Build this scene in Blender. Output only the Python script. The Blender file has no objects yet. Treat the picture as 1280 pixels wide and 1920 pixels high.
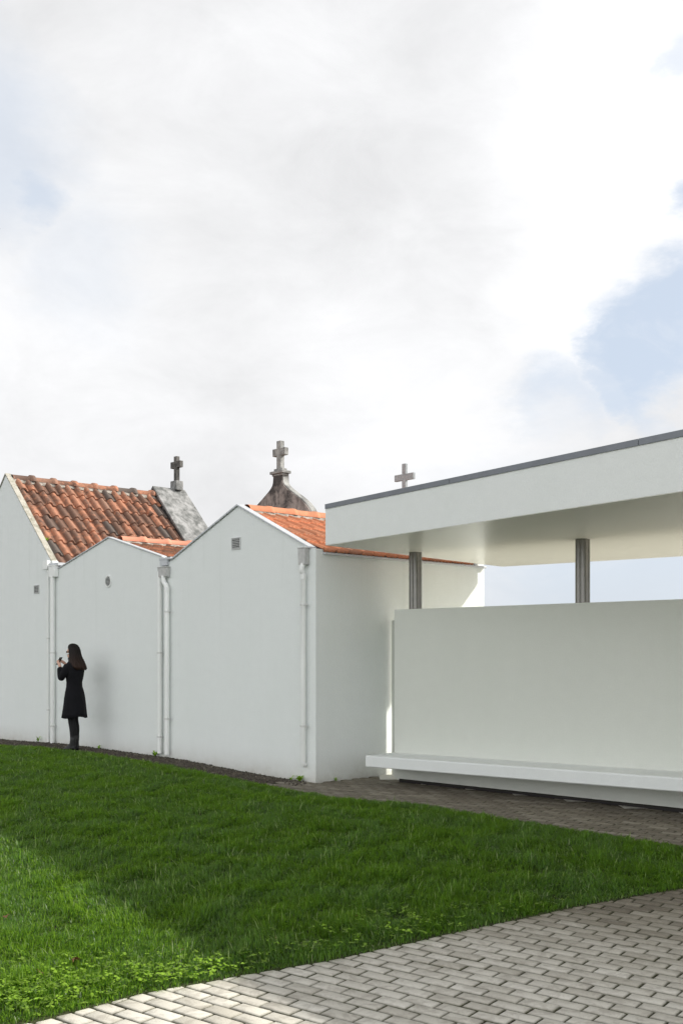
import bpy, bmesh, math, random
import numpy as np
from mathutils import Vector, Matrix

random.seed(7)
rng = np.random.default_rng(11)
scene = bpy.context.scene
col = scene.collection
PI = math.pi

# ------------------------------------------------------------------ survey of the place
F, CX, HY, CAMH = 1942.0, 640.0, 1225.0, 1.65     # lens in photo pixels, horizon row, eye height
def at(px, py, Y):
    return Vector(((px - CX) / F * Y, Y, CAMH - (py - HY) / F * Y))
def sst(a, b, x):
    t = np.clip((x - a) / (b - a), 0, 1); return t * t * (3 - 2 * t)
def g(X, Y):
    """height of the ground"""
    base = -0.10 + 0.10 * sst(5.5, 11.5, Y)
    rise = 0.075 * sst(-0.6, -2.8, X) * sst(11.0, 14.5, Y) * (1 - sst(-4.6, -6.6, X))
    return base + rise
def gp(px, py):
    """ground point seen at a pixel"""
    Y = 10.0
    for _ in range(40):
        X = (px - CX) / F * Y
        Y = F * (CAMH - float(g(X, Y))) / (py - HY)
    return (px - CX) / F * Y, Y
U = Vector((.678, -.735, 0)).normalized()           # along the chapel fronts, to the right
W = Vector((-U.y, U.x, 0))                          # into the chapels
CORNER = Vector((-.326, 13.21, 0))
def front_y(px): return 13.21 * 1742.0 / (px + 1150.0)
def fz(px, py): return at(px, py, front_y(px)).z
def fs(px):
    """distance along the front from the corner, negative to the left"""
    p = at(px, HY, front_y(px)); p.z = 0
    return (p - CORNER).dot(U)

# ------------------------------------------------------------------ mesh helpers
def link(o, parent=None):
    col.objects.link(o)
    if parent is not None: o.parent = parent
    return o
def mesh_obj(name, verts, faces, m, parent=None, smooth=False, tint=None):
    me = bpy.data.meshes.new(name)
    if isinstance(verts, np.ndarray) and isinstance(faces, np.ndarray):
        n, k = faces.shape
        me.vertices.add(len(verts)); me.vertices.foreach_set('co', verts.astype(np.float32).ravel())
        me.loops.add(n * k); me.loops.foreach_set('vertex_index', faces.astype(np.int32).ravel())
        me.polygons.add(n)
        me.polygons.foreach_set('loop_start', np.arange(0, n * k, k, dtype=np.int32))
        me.update(calc_edges=True)
    else:
        me.from_pydata([tuple(v) for v in verts], [], [tuple(f) for f in faces]); me.update()
    if smooth:
        me.polygons.foreach_set('use_smooth', np.ones(len(me.polygons), dtype=bool))
    if tint is not None:
        a = me.attributes.new('tint', 'FLOAT', 'POINT'); a.data.foreach_set('value', np.asarray(tint, dtype=np.float32))
    me.materials.append(m)
    return link(bpy.data.objects.new(name, me), parent)
class MB:
    """collects shapes into one mesh"""
    def __init__(s): s.v, s.f, s.t = [], [], []
    def add(s, v, f, t=0.5):
        o = len(s.v); s.v += [tuple(x) for x in v]; s.f += [tuple(i + o for i in q) for q in f]; s.t += [t] * len(v)
    def box(s, x0, x1, y0, y1, z0, z1, M=None, t=.5):
        v = [Vector((x, y, z)) for z in (z0, z1) for y in (y0, y1) for x in (x0, x1)]
        if M is not None: v = [M @ q for q in v]
        s.add(v, [(0, 2, 3, 1), (4, 5, 7, 6), (0, 1, 5, 4), (2, 6, 7, 3), (0, 4, 6, 2), (1, 3, 7, 5)], t)
    def prism(s, pts, y0, y1, M=None):
        """outline in x,z (counter-clockwise seen from -y) carried from y0 to y1"""
        n = len(pts)
        v = [Vector((x, y0, z)) for x, z in pts] + [Vector((x, y1, z)) for x, z in pts]
        if M is not None: v = [M @ q for q in v]
        s.add(v, [tuple(range(n)), tuple(range(2 * n - 1, n - 1, -1))] + [(i, i + n, (i + 1) % n + n, (i + 1) % n) for i in range(n)])
    def slab(s, pts, zb, zt):
        """outline in x,y from zb to zt (numbers or lists)"""
        n = len(pts)
        zb = zb if isinstance(zb, (list, tuple)) else [zb] * n; zt = zt if isinstance(zt, (list, tuple)) else [zt] * n
        v = [(p[0], p[1], z) for p, z in zip(pts, zb)] + [(p[0], p[1], z) for p, z in zip(pts, zt)]
        s.add(v, [tuple(range(n - 1, -1, -1)), tuple(range(n, 2 * n))] + [(i, (i + 1) % n, (i + 1) % n + n, i + n) for i in range(n)])
    def tube(s, path, r, n=14, cap=True, M=None, t=.5):
        path = [Vector(p) for p in path]; rs = r if isinstance(r, (list, tuple)) else [r] * len(path)
        v, f = [], []
        up = None
        for i, p in enumerate(path):
            a = path[max(i - 1, 0)]; b = path[min(i + 1, len(path) - 1)]
            d = (b - a).normalized()
            if up is None: up = Vector((1, 0, 0)) if abs(d.x) < .9 else Vector((0, 1, 0))
            x = (up - d * up.dot(d)).normalized(); y = d.cross(x); up = x
            for k in range(n):
                q = p + (x * math.cos(2 * PI * k / n) + y * math.sin(2 * PI * k / n)) * rs[i]
                v.append(M @ q if M is not None else q)
        for i in range(len(path) - 1):
            for k in range(n):
                f.append((i * n + k, i * n + (k + 1) % n, (i + 1) * n + (k + 1) % n, (i + 1) * n + k))
        if cap:
            f.append(tuple(range(n - 1, -1, -1))); f.append(tuple((len(path) - 1) * n + k for k in range(n)))
        s.add(v, f, t)
    def loft(s, secs, n=24, cap=True):
        """secs: (cx, cy, z, rx, ry, power, twist)"""
        v, f = [], []
        for (cx, cy, z, rx, ry) in secs:
            for k in range(n):
                a = 2 * PI * k / n
                v.append((cx + rx * math.cos(a), cy + ry * math.sin(a), z))
        for i in range(len(secs) - 1):
            for k in range(n):
                f.append((i * n + k, i * n + (k + 1) % n, (i + 1) * n + (k + 1) % n, (i + 1) * n + k))
        if cap:
            f.append(tuple(range(n - 1, -1, -1))); f.append(tuple((len(secs) - 1) * n + k for k in range(n)))
        s.add(v, f)
    def build(s, name, m, parent=None, smooth=False, bevel=0, seg=2, tint=False, auto=None):
        me_t = s.t if tint else None
        o = mesh_obj(name, s.v, s.f, m, parent, smooth, me_t)
        bm = bmesh.new(); bm.from_mesh(o.data); bmesh.ops.recalc_face_normals(bm, faces=bm.faces)
        if bevel:
            es = [e for e in bm.edges if len(e.link_faces) == 2 and e.calc_face_angle(0) > .5]
            bmesh.ops.bevel(bm, geom=es, offset=bevel, segments=seg, affect='EDGES', profile=.6)
        bm.to_mesh(o.data); bm.free()
        if auto is not None:
            o.data.polygons.foreach_set('use_smooth', np.ones(len(o.data.polygons), dtype=bool))
            o.data.set_sharp_from_angle(angle=auto)
        return o
def empty(name, loc, rz=0):
    o = bpy.data.objects.new(name, None); o.location = loc; o.rotation_euler = (0, 0, rz); o.empty_display_size = .2
    return link(o)
def tag(o, label=None, cat=None, group=None, kind=None):
    if label: o['label'] = label
    if cat: o['category'] = cat
    if group: o['group'] = group
    if kind: o['kind'] = kind
    return o

# ------------------------------------------------------------------ materials
class NT:
    def __init__(s, name):
        s.m = bpy.data.materials.new(name); s.m.use_nodes = True; s.t = s.m.node_tree
        s.p = s.t.nodes['Principled BSDF']; s.out = s.t.nodes['Material Output']
        s.co = None
    def n(s, kind, **kw):
        x = s.t.nodes.new(kind)
        for k, v in kw.items(): setattr(x, k, v)
        return x
    def l(s, a, b): s.t.links.new(a, b)
    def obj(s):
        if s.co is None: s.co = s.n('ShaderNodeTexCoord').outputs['Object']
        return s.co
    def geo(s): return s.n('ShaderNodeNewGeometry').outputs['Position']
    def noise(s, scale, detail=4, rough=.55, vec=None, stretch=None, dist=0):
        x = s.n('ShaderNodeTexNoise'); x.inputs['Scale'].default_value = scale; x.inputs['Detail'].default_value = detail
        x.inputs['Roughness'].default_value = rough; x.inputs['Distortion'].default_value = dist
        v = vec or s.obj()
        if stretch:
            mp = s.n('ShaderNodeMapping'); mp.inputs['Scale'].default_value = stretch; s.l(v, mp.inputs['Vector']); v = mp.outputs[0]
        s.l(v, x.inputs['Vector']); return x.outputs['Fac']
    def ramp(s, fac, stops, interp='LINEAR'):
        r = s.n('ShaderNodeValToRGB'); e = r.color_ramp; e.interpolation = interp
        while len(e.elements) < len(stops): e.elements.new(.5)
        for q, (p, c) in zip(e.elements, stops):
            q.position = p; q.color = (*c, 1) if len(c) == 3 else c
        s.l(fac, r.inputs['Fac']); return r.outputs['Color']
    def math(s, op, a, b=0.0, clamp=False):
        x = s.n('ShaderNodeMath', operation=op, use_clamp=clamp)
        for i, q in enumerate((a, b)):
            if isinstance(q, (int, float)): x.inputs[i].default_value = q
            else: s.l(q, x.inputs[i])
        return x.outputs[0]
    def mix(s, fac, a, b, mode='MIX'):
        x = s.n('ShaderNodeMix', data_type='RGBA', blend_type=mode)
        for i, q in ((0, fac), (6, a), (7, b)):
            if isinstance(q, (int, float)): x.inputs[i].default_value = q
            elif isinstance(q, (tuple, list)): x.inputs[i].default_value = (*q, 1)
            else: s.l(q, x.inputs[i])
        return x.outputs[2]
    def attr(s, name): return s.n('ShaderNodeAttribute', attribute_name=name).outputs['Fac']
    def z(s, vec=None):
        x = s.n('ShaderNodeSeparateXYZ'); s.l(vec or s.obj(), x.inputs[0]); return x.outputs
    def bump(s, h, strength=.3, dist=.01):
        b = s.n('ShaderNodeBump'); b.inputs['Strength'].default_value = strength; b.inputs['Distance'].default_value = dist
        s.l(h, b.inputs['Height']); s.l(b.outputs[0], s.p.inputs['Normal'])
    def set(s, color=None, rough=None, metal=None, spec=None):
        if color is not None:
            if isinstance(color, (tuple, list)): s.p.inputs['Base Color'].default_value = (*color, 1)
            else: s.l(color, s.p.inputs['Base Color'])
        if rough is not None:
            if isinstance(rough, (int, float)): s.p.inputs['Roughness'].default_value = rough
            else: s.l(rough, s.p.inputs['Roughness'])
        if metal is not None: s.p.inputs['Metallic'].default_value = metal
        if spec is not None: s.p.inputs['Specular IOR Level'].default_value = spec
        return s.m

def mat_plaster(name, c, dirt=True, rough=.75):
    a = NT(name)
    big = a.noise(.55, 3, .6)
    streak = a.noise(2.2, 5, .6, stretch=(1, 1, .18))
    fine = a.noise(160, 3, .7)
    col_ = a.mix(big, tuple(x * .965 for x in c), tuple(min(x * 1.02, .86) for x in c))
    col_ = a.mix(a.ramp(streak, [(.42, (0, 0, 0)), (.72, (.5, .5, .5))]), col_, (c[0] * .93, c[1] * .945, c[2] * .93))
    mott = a.noise(7, 6, .7)
    col_ = a.mix(a.ramp(mott, [(.38, (.5, .5, .5)), (.60, (0, 0, 0))]), col_, tuple(x * .945 for x in c))
    grain = a.noise(75, 3, .8)
    col_ = a.mix(a.ramp(grain, [(.40, (.55, .55, .55)), (.55, (0, 0, 0))]), col_, tuple(x * .90 for x in c))
    if dirt:
        # rain streaks below the gable edge
        rs = a.noise(6.5, 5, .6, stretch=(1, 1, .05)); zt_ = a.math('DIVIDE', a.math('SUBTRACT', a.z()[2], 1.6), 1.6, True)
        col_ = a.mix(a.math('MULTIPLY', a.ramp(rs, [(.55, (0, 0, 0)), (.75, (.55, .55, .55))]), zt_), col_, (c[0] * .80, c[1] * .81, c[2] * .78))
        # splash marks and algae of the bottom hand's width
        z = a.z()[2]
        low = a.math('SUBTRACT', 1.0, a.math('DIVIDE', z, .42), True)
        nn = a.noise(5.0, 6, .7)
        m_ = a.math('MULTIPLY', a.math('MULTIPLY', low, low), a.math('MULTIPLY', nn, 1.1), True)
        col_ = a.mix(m_, col_, (.42, .40, .33))
        spots = a.ramp(a.noise(22, 2, .5), [(.74, (0, 0, 0)), (.80, (.35, .35, .35))])
        col_ = a.mix(spots, col_, (.6, .6, .56))
    a.set(col_, rough, spec=.3)
    h = a.math('ADD', a.math('MULTIPLY', fine, .6), a.math('MULTIPLY', a.noise(38, 4, .6), .8))
    a.bump(h, .55, .006)
    return a.m
def mat_plain(name, c, rough=.5, metal=0, var=.06, scale=30, bump=0, spec=.5):
    a = NT(name)
    n = a.noise(scale, 4, .6)
    a.set(a.mix(n, tuple(x * (1 - var) for x in c), tuple(min(1, x * (1 + var)) for x in c)), rough, metal, spec)
    if bump: a.bump(n, bump, .003)
    return a.m
def mat_tile(name, stops, stain, amount, hot=(.75, .38, .22)):
    a = NT(name)
    t = a.attr('tint')
    base = a.ramp(t, stops)
    n1 = a.noise(7, 6, .7); n2 = a.noise(45, 4, .7)
    base = a.mix(a.math('MULTIPLY', n2, .35 if hot[0] > .3 else .1), base, hot)
    s1 = a.ramp(a.math('ADD', a.math('MULTIPLY', n1, .7), a.math('MULTIPLY', t, .3)), [(.38, (0, 0, 0)), (.56, (amount,) * 3)])
    s2 = a.ramp(a.noise(90, 3, .6), [(.60, (0, 0, 0)), (.70, (amount * .6,) * 3)])
    c = a.mix(s1, base, stain)
    c = a.mix(s2, c, (.32, .31, .25))
    a.set(c, .8, spec=.3); a.bump(n2, .3, .004)
    return a.m
def mat_stone(name, light, dark, bias=.5, scale=3.0):
    a = NT(name)
    n = a.noise(scale, 8, .68, dist=.4); n2 = a.noise(60, 5, .75)
    streak = a.noise(5, 6, .7, stretch=(1, 1, .25))
    f = a.math('ADD', a.math('MULTIPLY', n, .6), a.math('MULTIPLY', streak, .4))
    c = a.mix(a.ramp(f, [(bias - .07, (0, 0, 0)), (bias + .08, (1, 1, 1))]), light, dark)
    c = a.mix(a.ramp(n2, [(.45, (0, 0, 0)), (.7, (.6, .6, .6))]), c, tuple(x * .5 for x in light))
    a.set(c, .9, spec=.2); a.bump(a.math('ADD', n2, n), .5, .012)
    return a.m
def mat_grass(name, lo, hi, dry):
    a = NT(name)
    t = a.attr('tint')
    c = a.ramp(t, [(0, lo), (.30, tuple(x * .55 for x in hi)), (.60, hi), (.82, tuple(x * 1.7 for x in hi)), (.93, tuple(x * 2.0 for x in hi)), (.97, dry)])
    z = a.noise(.9, 4, .6, vec=a.geo())
    c = a.mix(a.ramp(z, [(.35, (0, 0, 0)), (.7, (.5, .5, .5))]), c, tuple(x * 1.35 for x in hi))
    a.set(c, .42, spec=.45)
    tr = a.n('ShaderNodeBsdfTranslucent'); a.l(a.mix(.6, c, (.40, .70, .06)), tr.inputs['Color'])
    mx = a.n('ShaderNodeMixShader'); mx.inputs[0].default_value = .50
    a.l(a.p.outputs[0], mx.inputs[1]); a.l(tr.outputs[0], mx.inputs[2]); a.l(mx.outputs[0], a.out.inputs['Surface'])
    return a.m
def mat_paver():
    a = NT('concrete_paver')
    t = a.attr('tint'); P = a.geo()
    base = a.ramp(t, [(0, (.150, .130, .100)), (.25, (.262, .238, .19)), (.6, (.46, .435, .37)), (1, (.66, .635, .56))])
    blot = a.ramp(a.noise(9, 7, .72, vec=P, dist=.6), [(.40, (.6, .6, .6)), (.52, (0, 0, 0))])
    c = a.mix(blot, base, a.mix(.55, base, (.16, .135, .10)))
    pale = a.ramp(a.noise(13, 5, .7, vec=P), [(.55, (0, 0, 0)), (.72, (.35, .35, .35))])
    c = a.mix(pale, c, a.mix(.5, base, (.58, .57, .53)))
    dirt = a.math('MULTIPLY', a.attr('dirt'), a.math('ADD', .55, a.math('MULTIPLY', a.noise(30, 4, .6, vec=P), .8)), True)
    speck = a.ramp(a.noise(150, 3, .6, vec=P), [(.62, (0, 0, 0)), (.72, (.6, .6, .6))])
    c = a.mix(speck, c, (.16, .145, .12))
    c = a.mix(dirt, c, a.mix(a.noise(4, 3, .5, vec=P), (.040, .036, .026), (.070, .075, .030)))
    a.set(c, .78, spec=.35)
    a.bump(a.math('ADD', a.noise(120, 4, .7, vec=P), a.math('MULTIPLY', a.noise(25, 4, .6, vec=P), .7)), .35, .004)
    return a.m

M = {}
M['wall'] = mat_plaster('white_plaster', (.785, .815, .80))
M['canopy'] = mat_plaster('canopy_render', (.81, .835, .815), dirt=False, rough=.6)
M['soffit'] = mat_plain('soffit_paint', (.86, .85, .79), rough=.30, var=.015, scale=3, spec=.5)
M['bench'] = mat_plaster('bench_concrete', (.735, .76, .745), dirt=False, rough=.55)
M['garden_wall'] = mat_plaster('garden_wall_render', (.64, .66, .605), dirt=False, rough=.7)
M['zinc'] = mat_plain('zinc', (.20, .215, .235), rough=.45, metal=.6, var=.2, scale=9)
M['zincpale'] = mat_plain('weathered_zinc', (.50, .50, .485), rough=.55, metal=.35, var=.35, scale=14)
M['verge'] = mat_plain('pale_verge_metal', (.50, .52, .54), rough=.45, metal=.1, var=.12, scale=12)
M['vergestone'] = mat_stone('lichened_coping', (.47, .45, .39), (.22, .21, .15), .53, 9)
M['pvc'] = mat_plain('white_pipe', (.80, .81, .79), rough=.45, var=.05, scale=4)
M['pvcband'] = mat_plain('pipe_bracket', (.62, .62, .60), rough=.4, metal=.2, var=.2)
M['steel'] = mat_plain('column_steel', (.21, .205, .19), rough=.32, metal=.85, var=.15, scale=16)
M['louver'] = mat_plain('vent_metal', (.58, .59, .58), rough=.5, metal=.3, var=.15)
M['ventdark'] = mat_plain('vent_dark', (.16, .16, .165), rough=.8)
M['tile_old'] = mat_tile('weathered_tiles', [(0, (.18, .115, .09)), (.15, (.33, .145, .09)), (.5, (.45, .18, .10)), (.90, (.56, .25, .145)), (.94, (.23, .24, .235)), (1, (.27, .28, .27))], (.07, .055, .047), .82)
M['tile_new'] = mat_tile('orange_tiles', [(0, (.50, .185, .095)), (.5, (.62, .245, .125)), (.9, (.68, .30, .165)), (1, (.46, .24, .16))], (.27, .12, .07), .5)
M['tile_mid'] = mat_tile('brown_tiles', [(0, (.30, .11, .06)), (.5, (.46, .17, .085)), (1, (.55, .26, .15))], (.10, .07, .05), .7)
M['ridge_pink'] = mat_tile('pink_ridge', [(0, (.62, .25, .16)), (1, (.70, .31, .21))], (.35, .15, .10), .25)
M['mortar'] = mat_stone('mortar', (.46, .42, .37), (.20, .18, .15), .5, 9)
M['stone_dark'] = mat_stone('sooty_stone', (.40, .36, .33), (.045, .044, .043), .455, 3.2)
M['stone_grey'] = mat_stone('lichen_stone', (.40, .40, .38), (.15, .15, .145), .5, 5)
M['cement'] = mat_stone('cement_coping', (.36, .36, .355), (.11, .115, .11), .49, 4.5)
M['stone_black'] = mat_stone('soot_black_stone', (.16, .155, .145), (.05, .05, .048), .5, 5)
M['granite'] = mat_stone('granite', (.37, .39, .40), (.26, .275, .28), .5, 30)
M['soil'] = mat_stone('soil', (.115, .095, .070), (.05, .042, .033), .5, 6)
M['lawn_soil'] = mat_stone('lawn_soil', (.05, .06, .022), (.028, .034, .014), .5, 9)
M['joint'] = mat_stone('mossy_joint', (.050, .052, .026), (.028, .025, .018), .5, 5)
M['pale_ground'] = mat_stone('pale_gravel', (.72, .70, .64), (.66, .64, .58), .5, 12)
M['far_ground'] = mat_stone('far_ground', (.26, .25, .20), (.16, .17, .11), .5, .5)
M['shaded_recess'] = mat_plain('shaded_recess', (.03, .028, .025), rough=.95)
M['paver'] = mat_paver()
M['grass'] = mat_grass('grass_blades', (.008, .030, .004), (.043, .106, .009), (.29, .34, .16))
M['clover'] = mat_grass('clover_leaves', (.07, .15, .012), (.22, .36, .03), (.34, .40, .07))
M['chips'] = mat_tile('mulch_chips', [(0, (.05, .042, .033)), (.75, (.125, .105, .08)), (1, (.30, .27, .21))], (.02, .018, .016), .4, (.2, .18, .15))
M['deadleaf'] = mat_plain('dead_leaf', (.23, .11, .055), rough=.7, var=.4, scale=60)
M['paleleaf'] = mat_plain('pale_leaf', (.42, .38, .12), rough=.7, var=.3, scale=60)
M['skin'] = mat_plain('skin', (.56, .34, .25), rough=.5, var=.05)
M['coat'] = mat_plain('black_wool', (.006, .006, .008), rough=.85, var=.5, scale=9, bump=.2, spec=.2)
M['tights'] = mat_plain('black_tights', (.005, .005, .006), rough=.9, var=.2)
M['boot'] = mat_plain('black_leather', (.005, .005, .006), rough=.5, var=.2)
M['phone'] = mat_plain('phone_body', (.02, .02, .022), rough=.25)
M['lens'] = mat_plain('eyewear', (.015, .013, .012), rough=.2)
def mat_hair():
    a = NT('hair')
    s_ = a.noise(60, 4, .6, stretch=(1, 1, .06))
    zz = a.z()[2]
    k = a.math('DIVIDE', a.math('SUBTRACT', 1.58, zz), .30, True)
    c = a.mix(k, (.006, .004, .003), (.040, .019, .011))     # dyed lighter towards the ends
    c = a.mix(a.math('MULTIPLY', s_, .5), c, (.012, .006, .004))
    a.set(c, .55, spec=.2); a.bump(s_, .8, .01)
    return a.m
M['hair'] = mat_hair()

# ------------------------------------------------------------------ ground, lawn, paths
def grid_sheet(name, x0, x1, y0, y1, nx, ny, off, m, inside=None):
    xs = np.linspace(x0, x1, nx + 1); ys = np.linspace(y0, y1, ny + 1)
    XX, YY = np.meshgrid(xs, ys)
    v = np.stack([XX.ravel(), YY.ravel(), (g(XX, YY) + off).ravel()], 1)
    i = np.arange(nx)[None, :] + np.arange(ny)[:, None] * (nx + 1)
    f = np.stack([i, i + 1, i + nx + 2, i + nx + 1], -1).reshape(-1, 4)
    if inside is not None:
        c = v[f].mean(1); f = f[inside(c[:, 0], c[:, 1])]
    return mesh_obj(name, v, f, m, smooth=True)
# one sheet to the horizon, finer near the buildings
xs = np.concatenate([-np.geomspace(900, 14, 14), np.linspace(-13, 13, 80), np.geomspace(14, 900, 14)])
ys = np.concatenate([-np.geomspace(900, 4, 12), np.linspace(-3, 26, 90), np.geomspace(27, 1500, 16)])
XX, YY = np.meshgrid(xs, ys)
gv = np.stack([XX.ravel(), YY.ravel(), (g(XX, YY) - .014).ravel()], 1)
i_ = np.arange(len(xs) - 1)[None, :] + np.arange(len(ys) - 1)[:, None] * len(xs)
gf = np.stack([i_, i_ + 1, i_ + len(xs) + 1, i_ + len(xs)], -1).reshape(-1, 4)
tag(mesh_obj('ground', gv, gf, M['joint'], smooth=True), kind='structure')

def inpoly(poly, x, y):
    x = np.asarray(x); y = np.asarray(y); r = np.zeros(x.shape, bool); n = len(poly)
    for i in range(n):
        x1, y1 = poly[i]; x2, y2 = poly[(i + 1) % n]
        c = ((y1 > y) != (y2 > y)) & (x < (x2 - x1) * (y - y1) / (y2 - y1 + 1e-12) + x1)
        r ^= c
    return r
def edge_dist(poly, x, y):
    x = np.asarray(x); y = np.asarray(y); d = np.full(x.shape, 1e9); n = len(poly)
    for i in range(n):
        x1, y1 = poly[i]; x2, y2 = poly[(i + 1) % n]
        dx, dy = x2 - x1, y2 - y1
        t = np.clip(((x - x1) * dx + (y - y1) * dy) / (dx * dx + dy * dy + 1e-12), 0, 1)
        d = np.minimum(d, np.hypot(x - x1 - t * dx, y - y1 - t * dy))
    return d
near_px = [(60, 1918), (170, 1890), (260, 1866), (430, 1834), (640, 1797), (770, 1768), (860, 1748), (955, 1728), (1070, 1703), (1180, 1683), (1280, 1667)]
far_px = [(1280, 1590), (1090, 1561), (940, 1536), (790, 1511), (640, 1499), (560, 1487), (500, 1474), (450, 1464), (360, 1446), (281, 1431), (180, 1415), (0, 1400)]
near = [gp(*p) for p in near_px]; far = [gp(*p) for p in far_px]
near = [(-9.0, 1.2), (-3.6, 3.6), (-2.2, 4.42)] + near
lawn = near + [(3.1, 8.2), (3.35, 8.5), (3.3, 8.62)] + far + [(-8.6, 20.4), (-14, 26), (-18, 24), (-18, 1)]
def lawn_sheet():
    P = [np.array(p) for p in lawn]; n = len(P); pts = []
    for i in range(n):
        a, b = P[i], P[(i + 1) % n]; k = max(1, int(np.hypot(*(b - a)) / .08))
        d_ = (b - a) / max(np.hypot(*(b - a)), 1e-9); nn = np.array([-d_[1], d_[0]])
        for j in range(k): pts.append((a + (b - a) * j / k, nn))
    o = np.array([p for p, q in pts]); q = np.array([q for p, q in pts])
    test = inpoly(lawn, o[:, 0] + q[:, 0] * .02, o[:, 1] + q[:, 1] * .02)
    if test.mean() < .5: q = -q
    m = o + q * .30; wob = rng.normal(0, .0035, (len(o), 1)); e_ = o + q * wob
    v = np.concatenate([np.c_[e_, g(e_[:, 0], e_[:, 1]) - .02], np.c_[e_ + q * .004, g(e_[:, 0], e_[:, 1]) + .006], np.c_[m, g(m[:, 0], m[:, 1]) + .0075]])
    N_ = len(o); i = np.arange(N_); j = (i + 1) % N_
    f = np.concatenate([np.stack([i, j, j + N_, i + N_], 1), np.stack([i + N_, j + N_, j + 2 * N_, i + 2 * N_], 1)])
    xs = np.linspace(-18, 4, 221); ys = np.linspace(1, 26, 251); XX, YY = np.meshgrid(xs, ys)
    gv_ = np.stack([XX.ravel(), YY.ravel(), (g(XX, YY) + .005).ravel()], 1)
    k = np.arange(220)[None, :] + np.arange(250)[:, None] * 221
    gf_ = np.stack([k, k + 1, k + 222, k + 221], -1).reshape(-1, 4); c = gv_[gf_].mean(1)
    gf_ = gf_[inpoly(lawn, c[:, 0], c[:, 1]) & (edge_dist(lawn, c[:, 0], c[:, 1]) > .13)]
    return mesh_obj('lawn_soil', np.concatenate([v, gv_]), np.concatenate([f, gf_ + len(v)]), M['lawn_soil'], smooth=False)
tag(lawn_sheet(), kind='structure')

# soil strip at the foot of the chapels
def strip_in(x, y):
    s_ = (x - CORNER.x) * U.x + (y - CORNER.y) * U.y; d_ = -((x - CORNER.x) * W.x + (y - CORNER.y) * W.y)
    return (d_ > -.15) & (d_ < 2.2) & (s_ < -.15 + .25 * np.sin(x * 9)) & (s_ > -13)
o = grid_sheet('soil_path', -11, 0.4, 11, 23.5, 190, 210, -.004, M['soil'], strip_in)
tag(o, kind='structure')
# pale yard behind the bench wall
WA = Vector((.677, 13.28, 0)); WB = Vector((3.52, 10.68, 0)); WU = (WB - WA).normalized(); WN = Vector((-WU.y, WU.x, 0))   # WN points behind
if WN.y < 0: WN = -WN
def yard_in(x, y):
    d_ = (x - WA.x) * WN.x + (y - WA.y) * WN.y; s_ = (x - CORNER.x) * U.x + (y - CORNER.y) * U.y
    return (d_ > .12) & (s_ > -.05)
o = grid_sheet('yard_paving', 0, 24, 0, 34, 48, 68, .004, M['pale_ground'], yard_in)
tag(o, kind='structure')

# paving of single concrete blocks in running bond
A = np.array([.802, -.598]); B = np.array([.598, .802])
L_, Wd = .200, .1005
bl = []
for j in range(-40, 190):
    for i in range(-75, 75):
        c = A * ((i + .5 * (j % 2)) * L_) + B * (j * Wd)
        bl.append((c[0], c[1], i, j))
bl = np.array(bl); x, y = bl[:, 0], bl[:, 1]
dW = (x - WA.x) * WN.x + (y - WA.y) * WN.y
sC = (x - CORNER.x) * U.x + (y - CORNER.y) * U.y
dC = (x - CORNER.x) * W.x + (y - CORNER.y) * W.y
keep = (y > 1.5) & (y < 15) & (x > -4.5) & (x < 8.5) & (dW < .5) & ~(inpoly(lawn, x, y) & (edge_dist(lawn, x, y) > .16))
keep &= ~((sC < .02) & (dC > -.02)) & ~((sC < -.35) & (y > 11.2))
keep &= ~((y > 7) & (x < -.9)) 
bl = bl[keep]; n = len(bl)
hx, hy, bv = L_ / 2 - .0032, Wd / 2 - .0040, .0105
prof = []
for (ins, dz) in ((0, -.03), (0, -.0095), (bv * .45, -.0035), (bv, 0)):
    for sx, sy in ((-1, -1), (1, -1), (1, 1), (-1, 1)):
        prof.append((sx * (hx - ins), sy * (hy - ins), dz))
prof = np.array(prof)
rot = rng.normal(0, .006, n); jx = rng.normal(0, .0011, n); jy = rng.normal(0, .0009, n); jz = rng.normal(0, .0013, n); tl = rng.normal(0, .006, (n, 2))
la = prof[None, :, 0] * np.cos(rot)[:, None] - prof[None, :, 1] * np.sin(rot)[:, None] + jx[:, None]
lb = prof[None, :, 0] * np.sin(rot)[:, None] + prof[None, :, 1] * np.cos(rot)[:, None] + jy[:, None]
vx = bl[:, 0:1] + la * A[0] + lb * B[0]; vy = bl[:, 1:2] + la * A[1] + lb * B[1]
vz = g(vx, vy) + prof[None, :, 2] + jz[:, None] + la * tl[:, 0:1] + lb * tl[:, 1:2]
vv = np.stack([vx, vy, vz], -1).reshape(-1, 3)
ff = []
for r in range(3):
    for k in range(4): ff.append((r * 4 + k, r * 4 + (k + 1) % 4, r * 4 + 4 + (k + 1) % 4, r * 4 + 4 + k))
ff.append((12, 13, 14, 15)); ff = np.array(ff)
faces = (ff[None] + (np.arange(n) * 16)[:, None, None]).reshape(-1, 4)
tv_ = rng.normal(.84, .09, n) - .82 * sst(5.6, 8.4, bl[:, 1] + .35 * bl[:, 0] * (bl[:, 1] < 9))       # canopy shade put into the tint, over damp, worn blocks of the strip
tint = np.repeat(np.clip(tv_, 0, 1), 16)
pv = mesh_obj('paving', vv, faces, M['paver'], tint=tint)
da = pv.data.attributes.new('dirt', 'FLOAT', 'POINT')
dd = np.repeat(np.array([1.3, 1.1, .38, 0.0]), 4)[None, :] * rng.uniform(.75, 1.1, (n, 1)); da.data.foreach_set('value', dd.astype(np.float32).ravel())
tag(pv, kind='structure')

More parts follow.
